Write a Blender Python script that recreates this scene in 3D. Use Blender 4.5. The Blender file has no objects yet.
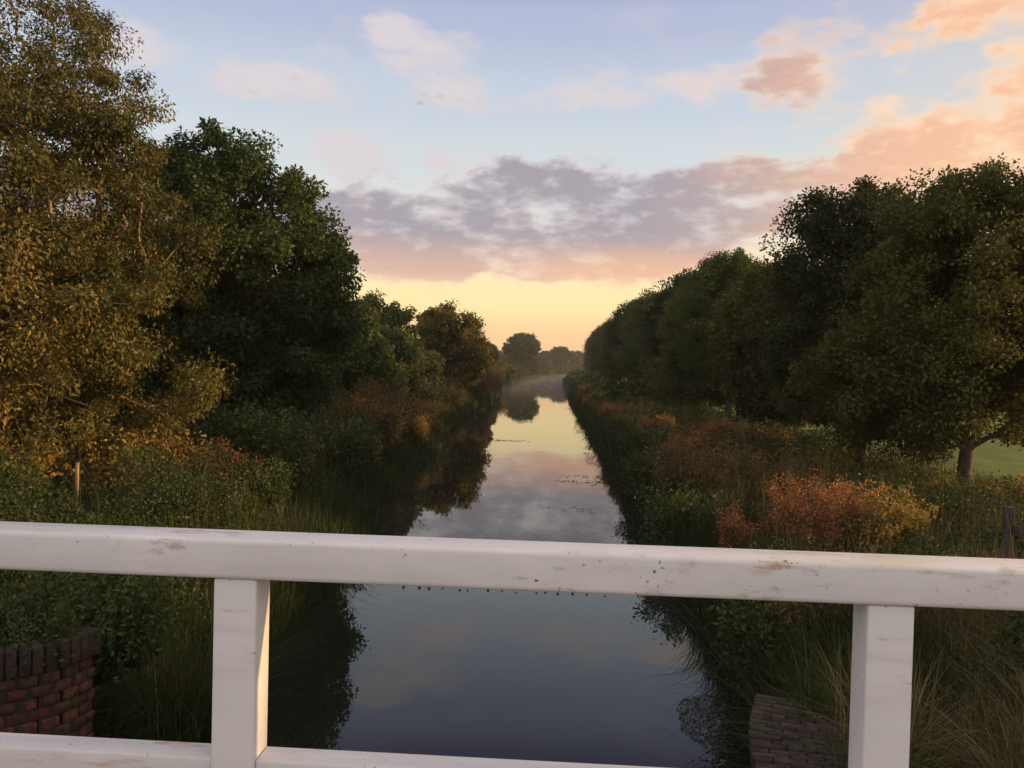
import bpy, math, random
import numpy as np
from mathutils import Matrix, Vector
R = math.radians
S = bpy.context.scene
C = S.collection
random.seed(5)

# ------------------------------------------------------------------ camera
CH = 3.8                       # eye height above the water
cam_d = bpy.data.cameras.new('camera'); cam = bpy.data.objects.new('camera', cam_d); C.objects.link(cam)
cam_d.sensor_width = 36.0; cam_d.lens = 820 / 1024 * 36.0
cam_d.clip_start = 0.05; cam_d.clip_end = 9000
yaw, pitch, roll = R(3.4), R(-1.2), .0245
def cam_dir(a, b):             # a to the right, b up, in tangent units
    x = a * math.cos(roll) - b * math.sin(roll); z = a * math.sin(roll) + b * math.cos(roll)
    Y = math.cos(pitch) - z * math.sin(pitch); Z = math.sin(pitch) + z * math.cos(pitch)
    return Vector((x * math.cos(yaw) - Y * math.sin(yaw), x * math.sin(yaw) + Y * math.cos(yaw), Z))
fw = cam_dir(0, 0); rt = (cam_dir(1, 0) - fw).normalized(); up = (cam_dir(0, 1) - fw).normalized()
cam.matrix_world = Matrix.Translation((0, 0, CH)) @ Matrix((rt, up, -fw)).transposed().to_4x4()
S.camera = cam

# ------------------------------------------------------------------ world
SUN_AZ, SUN_EL = R(87), R(9.0)     # azimuth measured from the canal axis (+Y) towards the right (+X)
W = bpy.data.worlds.new('World'); S.world = W; W.use_nodes = True
nt = W.node_tree; nt.nodes.clear(); N = nt.nodes; L = nt.links
def val(x):
    return x
def mth(op, a, b=None, c=None, clamp=False, tree=None):
    t = tree or nt
    n = t.nodes.new('ShaderNodeMath'); n.operation = op; n.use_clamp = clamp
    for i, v in enumerate((a, b, c)):
        if v is None: continue
        if isinstance(v, (int, float)): n.inputs[i].default_value = v
        else: t.links.new(v, n.inputs[i])
    return n.outputs[0]
def mixc(fac, a, b, mode='MIX', tree=None):
    t = tree or nt
    n = t.nodes.new('ShaderNodeMix'); n.data_type = 'RGBA'; n.blend_type = mode
    for s, v in ((n.inputs[0], fac), (n.inputs[6], a), (n.inputs[7], b)):
        if isinstance(v, (int, float)): s.default_value = v
        elif isinstance(v, tuple): s.default_value = (*v, 1) if len(v) == 3 else v
        else: t.links.new(v, s)
    return n.outputs[2]
def ramp(fac, stops, tree=None, interp='EASE'):
    t = tree or nt
    n = t.nodes.new('ShaderNodeValToRGB'); t.links.new(fac, n.inputs[0]); cr = n.color_ramp
    cr.interpolation = interp
    while len(cr.elements) < len(stops): cr.elements.new(0.5)
    for e, (p, col) in zip(cr.elements, stops): e.position = p; e.color = (*col, 1)
    return n.outputs[0]
def srgb(r, g, b):
    return tuple(((v / 255) / 12.92 if v / 255 <= .04045 else ((v / 255 + .055) / 1.055) ** 2.4) for v in (r, g, b))
def sstep(x, a, b, tree=None):
    t = tree or nt
    n = t.nodes.new('ShaderNodeMapRange'); n.interpolation_type = 'SMOOTHSTEP'
    t.links.new(x, n.inputs[0]); n.inputs[1].default_value = a; n.inputs[2].default_value = b
    return n.outputs[0]
tc = N.new('ShaderNodeTexCoord'); sep = N.new('ShaderNodeSeparateXYZ'); L.new(tc.outputs['Generated'], sep.inputs[0])
DEG = 180 / math.pi
az = mth('MULTIPLY', mth('ARCTAN2', sep.outputs[0], sep.outputs[1]), DEG)
el = mth('MULTIPLY', mth('ARCSINE', sep.outputs[2]), DEG)
eln = mth('DIVIDE', mth('MAXIMUM', el, 0.0), 60.0, clamp=True)
base = ramp(eln, [(0.0, srgb(236, 186, 146)), (0.035, srgb(246, 204, 152)), (0.075, srgb(252, 226, 166)), (0.12, srgb(246, 228, 186)),
                  (0.17, srgb(218, 219, 206)), (0.23, srgb(203, 211, 214)), (0.30, srgb(190, 200, 214)), (0.38, srgb(172, 180, 206)), (0.45, srgb(124, 112, 164)), (0.6, srgb(146, 136, 162)), (1.0, srgb(205, 196, 196))])
# the east (right) is warmer and brighter, the west is mauve
east = sstep(mth('COSINE', mth('MULTIPLY', mth('SUBTRACT', az, 84.0), 1 / DEG)), -0.2, 1.0)
low = sstep(el, 42.0, 2.0); lowW = sstep(el, 75.0, 20.0)
base = mixc(mth('MULTIPLY', mth('MULTIPLY', sstep(az, 8.0, 62.0), low), sstep(az, 150.0, 100.0)), base, srgb(255, 214, 140))
west = sstep(mth('ABSOLUTE', mth('SUBTRACT', mth('ABSOLUTE', az), 150.0)), 85.0, 20.0)
base = mixc(mth('MULTIPLY', west, lowW), base, (.98, .85, .80))
# clouds: soft banks and puffs standing at their own bearing and elevation, broken up by noise
comb = N.new('ShaderNodeCombineXYZ'); L.new(az, comb.inputs[0]); L.new(mth('MULTIPLY', el, 2.0), comb.inputs[1])
def noise(scale, detail, rough=.55, off=0.0, dist=0.0):
    mp = N.new('ShaderNodeMapping'); L.new(comb.outputs[0], mp.inputs[0]); mp.inputs[1].default_value = (off, off * .7, off); mp.inputs[3].default_value = (.95, 1.0, 1)
    n = N.new('ShaderNodeTexNoise'); L.new(mp.outputs[0], n.inputs['Vector']); n.inputs['Scale'].default_value = scale
    n.inputs['Detail'].default_value = detail; n.inputs['Roughness'].default_value = rough; n.inputs['Distortion'].default_value = dist
    return n.outputs[0]
n1 = noise(.17, 6, .52, 3.0, .2); n2 = noise(.6, 5, .55, 11.0); n3 = noise(.10, 3, .5, 27.0)
azw = mth('ADD', az, mth('MULTIPLY', mth('SUBTRACT', n1, .5), 7.0)); elw = mth('ADD', el, mth('MULTIPLY', mth('SUBTRACT', noise(.3, 5, .55, 40.0), .5), 3.6))
def blob(a, e, sa, se, k):
    g = mth('ADD', mth('POWER', mth('ABSOLUTE', mth('DIVIDE', mth('SUBTRACT', azw, a), sa)), 2.0), mth('POWER', mth('ABSOLUTE', mth('DIVIDE', mth('SUBTRACT', elw, e), se)), 2.0))
    return mth('MULTIPLY', mth('EXPONENT', mth('MULTIPLY', g, -1.0)), k)
def acc(bs):
    o = None
    for b in bs:
        g = blob(*b); o = g if o is None else mth('ADD', o, g)
    return o
thick = acc([(-5.0, 10.8, 8.5, 2.5, 1.25), (-14.0, 9.8, 7.5, 1.9, 1.05), (4.0, 11.2, 8.0, 2.1, 1.15), (-11.0, 7.2, 9.5, 1.4, 1.0), (0.5, 7.2, 7.0, 1.35, 1.0), (7.0, 8.4, 6.0, 1.8, 1.0),
             (13.0, 11.4, 6.0, 2.0, 1.0), (21.0, 13.0, 6.0, 2.3, 1.1), (30.0, 13.4, 8.0, 2.3, 1.1), (42.0, 13.0, 9.0, 3.0, 1.0), (-34.0, 9.0, 12.0, 2.0, .9),
             (15.0, 18.9, 2.8, 2.3, 1.0), (25.0, 21.5, 4.5, 1.8, .9), (27.5, 17.8, 4.5, 1.5, .85)])
thick = mth('MINIMUM', thick, .95)
thin = acc([(-15.6, 14.2, 2.3, 1.3, 1.1), (-28.5, 18.9, 3.0, 1.5, .85), (-19.5, 17.8, 4.6, 1.2, .95), (-11.0, 21.2, 5.0, 1.4, .85), (-7.2, 18.1, 2.0, 1.0, .85), (2.2, 18.2, 4.0, 1.3, .95),
            (8.9, 18.9, 2.6, 1.3, .7), (-9.5, 13.9, 3.6, 1.0, .6), (20.0, 16.8, 2.5, .8, .4), (30.0, 29.0, 9.0, 3.0, .6), (-25.0, 30.0, 12.0, 3.0, .5), (70.0, 20.0, 18.0, 5.0, .8), (-70.0, 16.0, 18.0, 4.0, .8)])
wisp = mth('MULTIPLY', sstep(mth('ADD', n3, mth('MULTIPLY', n1, .6)), .86, 1.15), .3)
brk = mth('ADD', mth('MULTIPLY', mth('SUBTRACT', n1, .5), 1.5), mth('MULTIPLY', mth('SUBTRACT', n2, .5), .5))
dens = sstep(mth('ADD', mth('ADD', thick, thin), mth('MULTIPLY', brk, 1.35)), .16, .82)
dens = mth('MAXIMUM', mth('MULTIPLY', dens, .93), wisp)
dens = mth('MULTIPLY', dens, sstep(el, 4.6, 6.6))
warmth = mth('MAXIMUM', mth('MULTIPLY', sstep(mth('ADD', az, mth('MULTIPLY', mth('SUBTRACT', n1, .5), 14.0)), 5.0, 25.0), sstep(az, 150.0, 100.0)),
             mth('MULTIPLY', mth('MULTIPLY', sstep(el, 9.3, 6.2), sstep(az, -7.0, 5.0)), .75))
shade = sstep(mth('ADD', mth('ADD', thick, mth('MULTIPLY', mth('SUBTRACT', n2, .5), 1.7)), mth('MULTIPLY', mth('SUBTRACT', n1, .5), 2.2)), .30, 1.15)
mauve = mixc(shade, srgb(212, 203, 206), srgb(156, 147, 157))
mauve = mixc(mth('MULTIPLY', sstep(el, 9.6, 6.2), .65), mauve, srgb(232, 178, 154))
peach = mixc(shade, srgb(254, 214, 172), srgb(236, 180, 146))
peach = mixc(mth('MULTIPLY', sstep(n2, .54, .74), .6), peach, srgb(255, 220, 158))
cloud = mixc(warmth, mauve, peach)
colr = mixc(dens, base, cloud)
ns = N.new('ShaderNodeTexSky'); ns.sky_type = 'NISHITA'; ns.sun_disc = False; ns.sun_elevation = SUN_EL; ns.sun_rotation = SUN_AZ
bg1 = N.new('ShaderNodeBackground'); L.new(colr, bg1.inputs[0]); bg1.inputs[1].default_value = 0.84
bg2 = N.new('ShaderNodeBackground'); L.new(ns.outputs[0], bg2.inputs[0]); bg2.inputs[1].default_value = 0.008
ad = N.new('ShaderNodeAddShader'); L.new(bg1.outputs[0], ad.inputs[0]); L.new(bg2.outputs[0], ad.inputs[1])
wo = N.new('ShaderNodeOutputWorld'); L.new(ad.outputs[0], wo.inputs[0])
W.cycles.sampling_method = 'MANUAL'; W.cycles.sample_map_resolution = 512

sun_d = bpy.data.lights.new('sun', 'SUN'); sun = bpy.data.objects.new('sun', sun_d); C.objects.link(sun)
sun_d.energy = 5.0; sun_d.angle = R(0.9); sun_d.color = (1.0, 0.60, 0.26)
sv = Vector((math.sin(SUN_AZ) * math.cos(SUN_EL), math.cos(SUN_AZ) * math.cos(SUN_EL), math.sin(SUN_EL)))
sun.rotation_euler = sv.to_track_quat('Z', 'Y').to_euler(); sun.location = (40, 5, 30)
S.view_settings.view_transform = 'Standard'; S.view_settings.look = 'None'
S.view_settings.exposure = 0.38; S.view_settings.gamma = 1.0
S.render.engine = 'CYCLES'
S.cycles.max_bounces = 7; S.cycles.diffuse_bounces = 3; S.cycles.glossy_bounces = 3; S.cycles.transmission_bounces = 3
S.cycles.transparent_max_bounces = 8; S.cycles.volume_bounces = 0

# ------------------------------------------------------------------ helpers
def tag(o, label=None, cat=None, group=None, kind=None):
    if label: o['label'] = label
    if cat: o['category'] = cat
    if group: o['group'] = group
    if kind: o['kind'] = kind
    return o
def empty(name, loc=(0, 0, 0), rz=0.0):
    o = bpy.data.objects.new(name, None); C.objects.link(o); o.location = loc; o.rotation_euler = (0, 0, rz); o.empty_display_size = .2
    return o
def link(name, me, parent=None, loc=None):
    o = bpy.data.objects.new(name, me); C.objects.link(o)
    if parent: o.parent = parent
    if loc is not None: o.location = loc
    return o
def npmesh(name, V, F, mat, tint=None, smooth=False):
    """V (n,3); F (m,k) quads or triangles"""
    me = bpy.data.meshes.new(name); V = np.asarray(V, np.float32); F = np.asarray(F, np.int32); m, k = F.shape
    me.vertices.add(len(V)); me.vertices.foreach_set('co', V.ravel())
    me.loops.add(m * k); me.loops.foreach_set('vertex_index', F.ravel())
    me.polygons.add(m); me.polygons.foreach_set('loop_start', np.arange(0, m * k, k, dtype=np.int32))
    if smooth: me.polygons.foreach_set('use_smooth', np.ones(m, bool))
    me.update(calc_edges=True)
    if tint is not None:
        a = me.attributes.new('tint', 'FLOAT', 'FACE'); a.data.foreach_set('value', np.asarray(tint, np.float32))
    me.materials.append(mat)
    return me
class MB:
    def __init__(s): s.v = []; s.f = []; s.n = 0
    def box(s, x0, x1, y0, y1, z0, z1, M=None):
        c = [(x, y, z) for z in (z0, z1) for x, y in ((x0, y0), (x1, y0), (x1, y1), (x0, y1))]
        if M is not None: c = [tuple(M @ Vector(p)) for p in c]
        n = s.n; s.v += c; s.n += 8
        s.f += [[n + i for i in q] for q in ((0, 3, 2, 1), (4, 5, 6, 7), (0, 1, 5, 4), (1, 2, 6, 5), (2, 3, 7, 6), (3, 0, 4, 7))]
    def build(s, name, mat, parent=None, bevel=0, seg=2, sub=0):
        me = bpy.data.meshes.new(name); me.from_pydata(s.v, [], s.f); me.update(); me.materials.append(mat)
        if bevel:
            import bmesh
            bm = bmesh.new(); bm.from_mesh(me)
            bmesh.ops.bevel(bm, geom=bm.edges[:], offset=bevel, segments=seg, affect='EDGES', profile=.5)
            for f in bm.faces: f.smooth = True
            bm.to_mesh(me); bm.free()
        return link(name, me, parent)
_rs = np.random.default_rng(77); _tab = _rs.random((256, 256))
def vn(x, y):
    xi = np.floor(x).astype(int); yi = np.floor(y).astype(int); fx = x - xi; fy = y - yi
    fx = fx * fx * (3 - 2 * fx); fy = fy * fy * (3 - 2 * fy)
    g = lambda a, b: _tab[a % 256, b % 256]
    return (g(xi, yi) * (1 - fx) + g(xi + 1, yi) * fx) * (1 - fy) + (g(xi, yi + 1) * (1 - fx) + g(xi + 1, yi + 1) * fx) * fy
def fbm(x, y, o=4):
    r = 0; a = .5; t = 0
    for i in range(o):
        r = r + a * vn(x * 2 ** i + 17.3 * i, y * 2 ** i + 9.1 * i); t += a; a *= .5
    return r / t
def ss(x, a, b):
    t = np.clip((x - a) / (b - a), 0, 1); return t * t * (3 - 2 * t)

# ------------------------------------------------------------------ materials
def newmat(name):
    m = bpy.data.materials.new(name); m.use_nodes = True; m.node_tree.nodes.clear(); return m
def principled(name, color=(.5, .5, .5), rough=.6, spec=.5):
    m = bpy.data.materials.new(name); m.use_nodes = True
    b = m.node_tree.nodes['Principled BSDF']; b.inputs['Base Color'].default_value = (*color, 1); b.inputs['Roughness'].default_value = rough
    b.inputs['Specular IOR Level'].default_value = spec
    return m, b
def tnoise(t, scale, detail=4, rough=.55, coord='Object', stretch=(1, 1, 1), dist=0.0):
    tcn = t.nodes.new('ShaderNodeTexCoord'); mp = t.nodes.new('ShaderNodeMapping'); t.links.new(tcn.outputs[coord], mp.inputs[0]); mp.inputs[3].default_value = stretch
    n = t.nodes.new('ShaderNodeTexNoise'); t.links.new(mp.outputs[0], n.inputs['Vector']); n.inputs['Scale'].default_value = scale; n.inputs['Detail'].default_value = detail
    n.inputs['Roughness'].default_value = rough; n.inputs['Distortion'].default_value = dist
    return n.outputs[0]
def bump(t, b, h, strength, dist=.01):
    n = t.nodes.new('ShaderNodeBump'); n.inputs['Strength'].default_value = strength; n.inputs['Distance'].default_value = dist
    t.links.new(h, n.inputs['Height']); t.links.new(n.outputs[0], b.inputs['Normal'])
def leafmat(name, stops, trans=.3, gloss=.025):
    """leaf: diffuse + translucent, colour from the per-leaf tint"""
    m = newmat(name); t = m.node_tree
    a = t.nodes.new('ShaderNodeAttribute'); a.attribute_name = 'tint'
    col = ramp(a.outputs['Fac'], stops, t, 'LINEAR')
    d = t.nodes.new('ShaderNodeBsdfDiffuse'); tr = t.nodes.new('ShaderNodeBsdfTranslucent'); g = t.nodes.new('ShaderNodeBsdfGlossy'); g.inputs['Roughness'].default_value = .5
    t.links.new(col, d.inputs[0]); t.links.new(mixc(.5, col, mixc(1.0, col, (1.2, 1.1, .5), 'MULTIPLY', t), tree=t), tr.inputs[0]); g.inputs[0].default_value = (.5, .5, .5, 1)
    m1 = t.nodes.new('ShaderNodeMixShader'); m1.inputs[0].default_value = trans; t.links.new(d.outputs[0], m1.inputs[1]); t.links.new(tr.outputs[0], m1.inputs[2])
    m2 = t.nodes.new('ShaderNodeMixShader'); m2.inputs[0].default_value = gloss; t.links.new(m1.outputs[0], m2.inputs[1]); t.links.new(g.outputs[0], m2.inputs[2])
    o = t.nodes.new('ShaderNodeOutputMaterial'); t.links.new(m2.outputs[0], o.inputs[0])
    return m
M = {}
M['ash'] = leafmat('olive_leaf', [(0, (0.0277, 0.0334, 0.0084)), (0.35, (0.0741, 0.0743, 0.0168)), (0.7, (0.1679, 0.1333, 0.0331)), (1, (0.3773, 0.233, 0.063))], .3, .03)  # bright orange end of the tint puts sunlit highlights into the leaf colour
M['dark'] = leafmat('dark_green_leaf', [(0, (0.024, 0.048, 0.012)), (0.5, (0.048, 0.078, 0.021)), (1, (0.105, 0.1125, 0.033))], .28)
M['row'] = leafmat('row_tree_leaf', [(0, (0.0316, 0.0527, 0.0157)), (0.5, (0.0632, 0.0842, 0.0246)), (0.85, (0.1229, 0.1193, 0.0351)), (1, (0.2457, 0.158, 0.0527))], .42)
M['mid'] = leafmat('mid_green_leaf', [(0, (0.0414, 0.0665, 0.0173)), (0.5, (0.0795, 0.1077, 0.0288)), (1, (0.149, 0.1426, 0.0432))], .3)
M['autumn'] = leafmat('yellowing_leaf', [(0, (.05, .045, .015)), (.5, (.11, .085, .028)), (1, (.2, .13, .04))], .3)
M['rust'] = leafmat('rust_seed_head', [(0, (0.096, 0.054, 0.0264)), (0.45, (0.24, 0.114, 0.054)), (1, (0.504, 0.228, 0.102))], .3)
M['brown'] = leafmat('brown_stem_leaf', [(0, (.035, .042, .015)), (.5, (.08, .072, .03)), (1, (.24, .15, .07))], .3)
M['gold'] = leafmat('golden_leaf', [(0, (0.0575, 0.069, 0.0184)), (0.5, (0.1725, 0.1437, 0.0403)), (1, (0.483, 0.2875, 0.0805))], .35)
M['under'] = leafmat('undergrowth_leaf', [(0, (0.0221, 0.0359, 0.011)), (0.5, (0.0469, 0.069, 0.0193)), (0.85, (0.0828, 0.0911, 0.0276)), (1, (0.1656, 0.1242, 0.0483))], .25, .03)
M['nettle'] = leafmat('nettle_leaf', [(0, (0.0253, 0.046, 0.0126)), (0.6, (0.0517, 0.0805, 0.0207)), (1, (0.0978, 0.115, 0.0345))], .25, .04)
M['grass'] = leafmat('green_grass_blade', [(0, (.025, .045, .012)), (.6, (.055, .085, .022)), (1, (.12, .13, .04))], .3, .03)
M['dry'] = leafmat('dry_grass_blade', [(0, (.06, .07, .022)), (.4, (.13, .11, .045)), (1, (.36, .26, .14))], .3, .03)
M['reed'] = leafmat('reed_blade', [(0, (.018, .032, .008)), (.7, (.045, .062, .016)), (.92, (.10, .085, .03)), (1, (.2, .13, .05))], .25, .04)
M['red'] = leafmat('reddish_leaf', [(0, (.05, .02, .015)), (.5, (.1, .035, .025)), (1, (.17, .06, .04))], .25)
def bark(name, c1, c2):
    m, b = principled(name, c1, .9, .2); t = m.node_tree
    n = tnoise(t, 9, 5, .6, stretch=(1, 1, .3)); t.links.new(ramp(n, [(.3, c1), (.7, c2)], t), b.inputs['Base Color']); bump(t, b, n, .5, .03); return m
M['bark'] = bark('brown_bark', (.06, .045, .034), (.13, .10, .075))
M['bark_pale'] = bark('pale_bark', (.16, .115, .075), (.34, .25, .16))
# painted timber
def paint():
    m, b = principled('white_gloss_paint', (.78, .77, .76), .42, .4); t = m.node_tree
    big = tnoise(t, 2.2, 6, .65, stretch=(.5, 1, 1), dist=.4); c = mixc(sstep(big, .38, .72, t), (.63, .64, .66), (.74, .75, .765), tree=t)
    grain = tnoise(t, 9, 6, .7, stretch=(.12, 1.6, 1.6)); c = mixc(mth('MULTIPLY', sstep(grain, .48, .78, t), .55, tree=t), c, (.50, .47, .44), tree=t)
    grim = tnoise(t, 26, 5, .75, stretch=(.35, 1, 1)); gm = tnoise(t, 2.7, 2, .5)
    c = mixc(mth('MULTIPLY', mth('MULTIPLY', sstep(grim, .54, .68, t), sstep(gm, .46, .62, t), tree=t), .75, tree=t), c, (.30, .26, .20), tree=t)
    # dirt gathered at joints and lower edges
    spk = tnoise(t, 75, 2, .5); sm = tnoise(t, 6, 3, .6)
    c = mixc(mth('MULTIPLY', sstep(spk, .66, .76, t), sstep(sm, .50, .62, t), tree=t), c, (.10, .075, .05), tree=t)
    rst = tnoise(t, 13, 4, .6, stretch=(.22, 1, 1)); c = mixc(mth('MULTIPLY', sstep(rst, .63, .74, t), .75, tree=t), c, (.42, .22, .12), tree=t)
    alg = tnoise(t, 5, 5, .7, stretch=(.4, 1, 1)); geo = t.nodes.new('ShaderNodeNewGeometry'); sp = t.nodes.new('ShaderNodeSeparateXYZ'); t.links.new(geo.outputs['Normal'], sp.inputs[0])
    c = mixc(mth('MULTIPLY', mth('MULTIPLY', sstep(alg, .50, .72, t), sstep(sp.outputs[2], .3, .9, t), tree=t), .55, tree=t), c, (.50, .50, .34), tree=t)
    t.links.new(c, b.inputs['Base Color']); t.links.new(mth('ADD', .36, mth('MULTIPLY', big, .3, tree=t), tree=t), b.inputs['Roughness'])
    bump(t, b, mth('ADD', mth('MULTIPLY', grain, 1.0, tree=t), mth('MULTIPLY', tnoise(t, 60, 3), .3, tree=t), tree=t), .35, .003)
    return m
M['paint'] = paint()
def brickm(name, a, bcol, moss=.4):
    m, b = principled(name, a, .9, .2); t = m.node_tree
    g = t.nodes.new('ShaderNodeNewGeometry'); rp = ramp(g.outputs['Random Per Island'], [(0, a), (.5, bcol), (1, (a[0] * .5, a[1] * .5, a[2] * .5))], t, 'LINEAR')
    n = tnoise(t, 14, 6, .7); c = mixc(sstep(n, .38, .62, t), rp, (.035, .028, .025), tree=t)
    n2_ = tnoise(t, 5, 5, .7); c = mixc(mth('MULTIPLY', sstep(n2_, .52, .68, t), moss, tree=t), c, (.06, .075, .03), tree=t)
    t.links.new(c, b.inputs['Base Color']); bump(t, b, n, .8, .02); return m
M['brick'] = brickm('red_brick', (.20, .065, .04), (.09, .042, .032), .6)
M['coping'] = brickm('coping_brick', (.075, .05, .038), (.05, .038, .03), .75)
M['blue_coping'] = brickm('weathered_blue_brick', (.10, .075, .06), (.05, .045, .04), 1.0)
M['mortar'] = principled('old_mortar', (.05, .042, .035), .95, .1)[0]
M['post_wood'] = bark('weathered_post_wood', (.20, .14, .09), (.38, .27, .17))
M['fence_wood'] = bark('grey_fence_wood', (.035, .03, .025), (.08, .07, .06))

M['row_olive'] = leafmat('olive_row_leaf', [(0, (0.0389, 0.0517, 0.0115)), (0.5, (0.0907, 0.0977, 0.0229)), (0.85, (0.1555, 0.1437, 0.0344)), (1, (0.2851, 0.201, 0.0516))], .42)
M['row_dark'] = leafmat('dark_row_leaf', [(0, (0.0202, 0.0328, 0.0126)), (0.5, (0.0403, 0.058, 0.0189)), (1, (0.0882, 0.0882, 0.0277))], .38)
M['row_green'] = leafmat('green_row_leaf', [(0, (0.0338, 0.0607, 0.0162)), (0.5, (0.0702, 0.1013, 0.027)), (1, (0.1485, 0.1418, 0.0405))], .42)
# ------------------------------------------------------------------ the canal edges and the ground
YL = np.array([-60, 2, 5, 8, 20, 54, 84, 141, 222, 262, 320, 400, 470, 560, 700]); XL = np.array([-3.2, -3.2, -3.35, -3.85, -4.6, -7.2, -8.5, -9.9, -11.5, -11.5, -8, 2, 16, 44, 110.])
YR = np.array([-60, 2, 5, 8, 20, 40, 71, 150, 250, 300, 360, 420, 480, 560, 700]); XR = np.array([1.5, 1.5, 1.7, 2.2, 2.5, 2.2, 1.7, 1.2, .9, 3.5, 13, 27, 44, 72, 140.])
def eL(y): return np.interp(y, YL, XL) + .25 * (vn(y * .5, y * 0 + 3) - .5) + .5 * (vn(y * .13, y * 0 + 8) - .5)
def eR(y): return np.interp(y, YR, XR) + .25 * (vn(y * .5, y * 0 + 13) - .5) + .45 * (vn(y * .14, y * 0 + 28) - .5)
def ground(x, y):
    x = np.asarray(x, float); y = np.asarray(y, float)
    dl = eL(y) - x; dr = x - eR(y)
    d = np.where(dl > 0, dl, dr)
    side = dl > 0
    bank = ss(d, -.15, 2.0)
    emb = ss(-y, -9.0, -3.0)
    h = np.where(side, 1.05, .95) * bank + .25 * (fbm(x * .35, y * .35, 3) - .5) * bank
    h = h + emb * np.where(side, 1.0, .85) * ss(d, .1, 1.6)
    h = np.where(d < 0, -1.0 * ss(-d, -.1, .9), h)
    h = h * (1 - .0 * y)
    return h
xs = np.unique(np.concatenate([np.linspace(-14, 14, 141), -14 - np.geomspace(.3, 4000, 46), 14 + np.geomspace(.3, 4000, 46)]))
ys = np.unique(np.concatenate([np.linspace(-12, 30, 169), np.linspace(30, 90, 121), np.linspace(90, 480, 200), 480 + np.geomspace(2, 5500, 34), -12 - np.geomspace(1, 1500, 16)]))
GX, GY = np.meshgrid(xs, ys); GZ = ground(GX, GY)
nx, ny = len(xs), len(ys); idx = np.arange(nx * ny).reshape(ny, nx)
F = np.stack([idx[:-1, :-1], idx[:-1, 1:], idx[1:, 1:], idx[1:, :-1]], -1).reshape(-1, 4)
gm, gb = principled('bank_earth_and_pasture', (.04, .05, .02), .95, .1); t = gm.node_tree
tcn = t.nodes.new('ShaderNodeTexCoord'); sp = t.nodes.new('ShaderNodeSeparateXYZ'); t.links.new(tcn.outputs['Object'], sp.inputs[0])
n = tnoise(t, .9, 6, .65); c1 = ramp(n, [(.3, (.022, .028, .010)), (.6, (.04, .048, .016)), (.8, (.07, .055, .03))], t)
n = tnoise(t, .25, 6, .6); c2 = ramp(n, [(.3, (.10, .15, .04)), (.7, (.16, .20, .06))], t)
c = mixc(sstep(mth('ADD', sp.outputs[0], mth('MULTIPLY', tnoise(t, .5), 2.0, tree=t), tree=t), 11.0, 13.5, t), c1, c2, tree=t)
c = mixc(sstep(sp.outputs[0], -14.0, -20.0, t), c, c2, tree=t)
t.links.new(c, gb.inputs['Base Color']); bump(t, gb, tnoise(t, 12, 4), .6, .05)
g = link('ground', npmesh('ground', np.stack([GX, GY, GZ], -1).reshape(-1, 3), F, gm, smooth=True)); tag(g, kind='structure')

# water
wm, wb = principled('canal_water', (.012, .014, .010), .015, .5); wb.inputs['IOR'].default_value = 1.333; t = wm.node_tree
n1_ = tnoise(t, 1.6, 3, .5, stretch=(1, .6, 1)); n2_ = tnoise(t, .25, 3, .5)
bump(t, wb, mth('ADD', mth('MULTIPLY', n1_, .5, tree=t), n2_, tree=t), .11, .03)
yy = np.concatenate([np.linspace(-40, 60, 41), np.linspace(65, 640, 80)])
wl = eL(yy) - 1.2; wr = eR(yy) + 1.2
V = np.stack([np.concatenate([wl, wr]), np.concatenate([yy, yy]), np.zeros(2 * len(yy))], -1); k = len(yy)
F = np.array([[i, k + i, k + i + 1, i + 1] for i in range(k - 1)])
w = link('water', npmesh('water', V, F, wm)); tag(w, kind='structure')

# ------------------------------------------------------------------ foliage builders
def leaves(P, D, rng, ln, wd, up=0.3, hint=None):
    """diamond leaves at P pointing along D (unit), sizes ln, wd arrays -> V, F"""
    n = len(P)
    A = rng.normal(size=(n, 3)); A[:, 2] += up
    if hint is not None: A = A * .45 + hint * 1.5
    Wd = np.cross(D, A); Wd /= (np.linalg.norm(Wd, axis=1, keepdims=True) + 1e-9)
    ln = np.broadcast_to(ln, (n,))[:, None]; wd = np.broadcast_to(wd, (n,))[:, None]
    V = np.stack([P, P + D * ln * .45 + Wd * wd * .5, P + D * ln, P + D * ln * .45 - Wd * wd * .5], 1).reshape(-1, 3)
    return V, np.arange(4 * n).reshape(n, 4)
def blades(P, rng, h, w, lean, seg=3, curl=.5):
    """bending grass blades rooted at P"""
    n = len(P); h = np.broadcast_to(h, (n,)); w = np.broadcast_to(w, (n,))
    a = rng.random(n) * 6.283; dirx = np.stack([np.cos(a), np.sin(a), np.zeros(n)], -1); lean = np.abs(rng.normal(size=n)) * lean
    b = rng.random(n) * 6.283; wv = np.stack([np.cos(b), np.sin(b), np.zeros(n)], -1)
    rows = []
    for i in range(seg + 1):
        s = i / seg; c = P + dirx * (h * lean * (s ** 1.8))[:, None]; c[:, 2] += h * (s - curl * lean * s * s * .6)
        ww = (w * (1 - s) ** .7 * .5)[:, None] if i < seg else (w * .04)[:, None]
        rows += [c - wv * ww, c + wv * ww]
    V = np.stack(rows, 1).reshape(-1, 3); st = 2 * (seg + 1)
    q = np.array([[2 * i, 2 * i + 1, 2 * i + 3, 2 * i + 2] for i in range(seg)])
    F = (np.arange(n)[:, None, None] * st + q[None]).reshape(-1, 4)
    return V, F, seg
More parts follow.
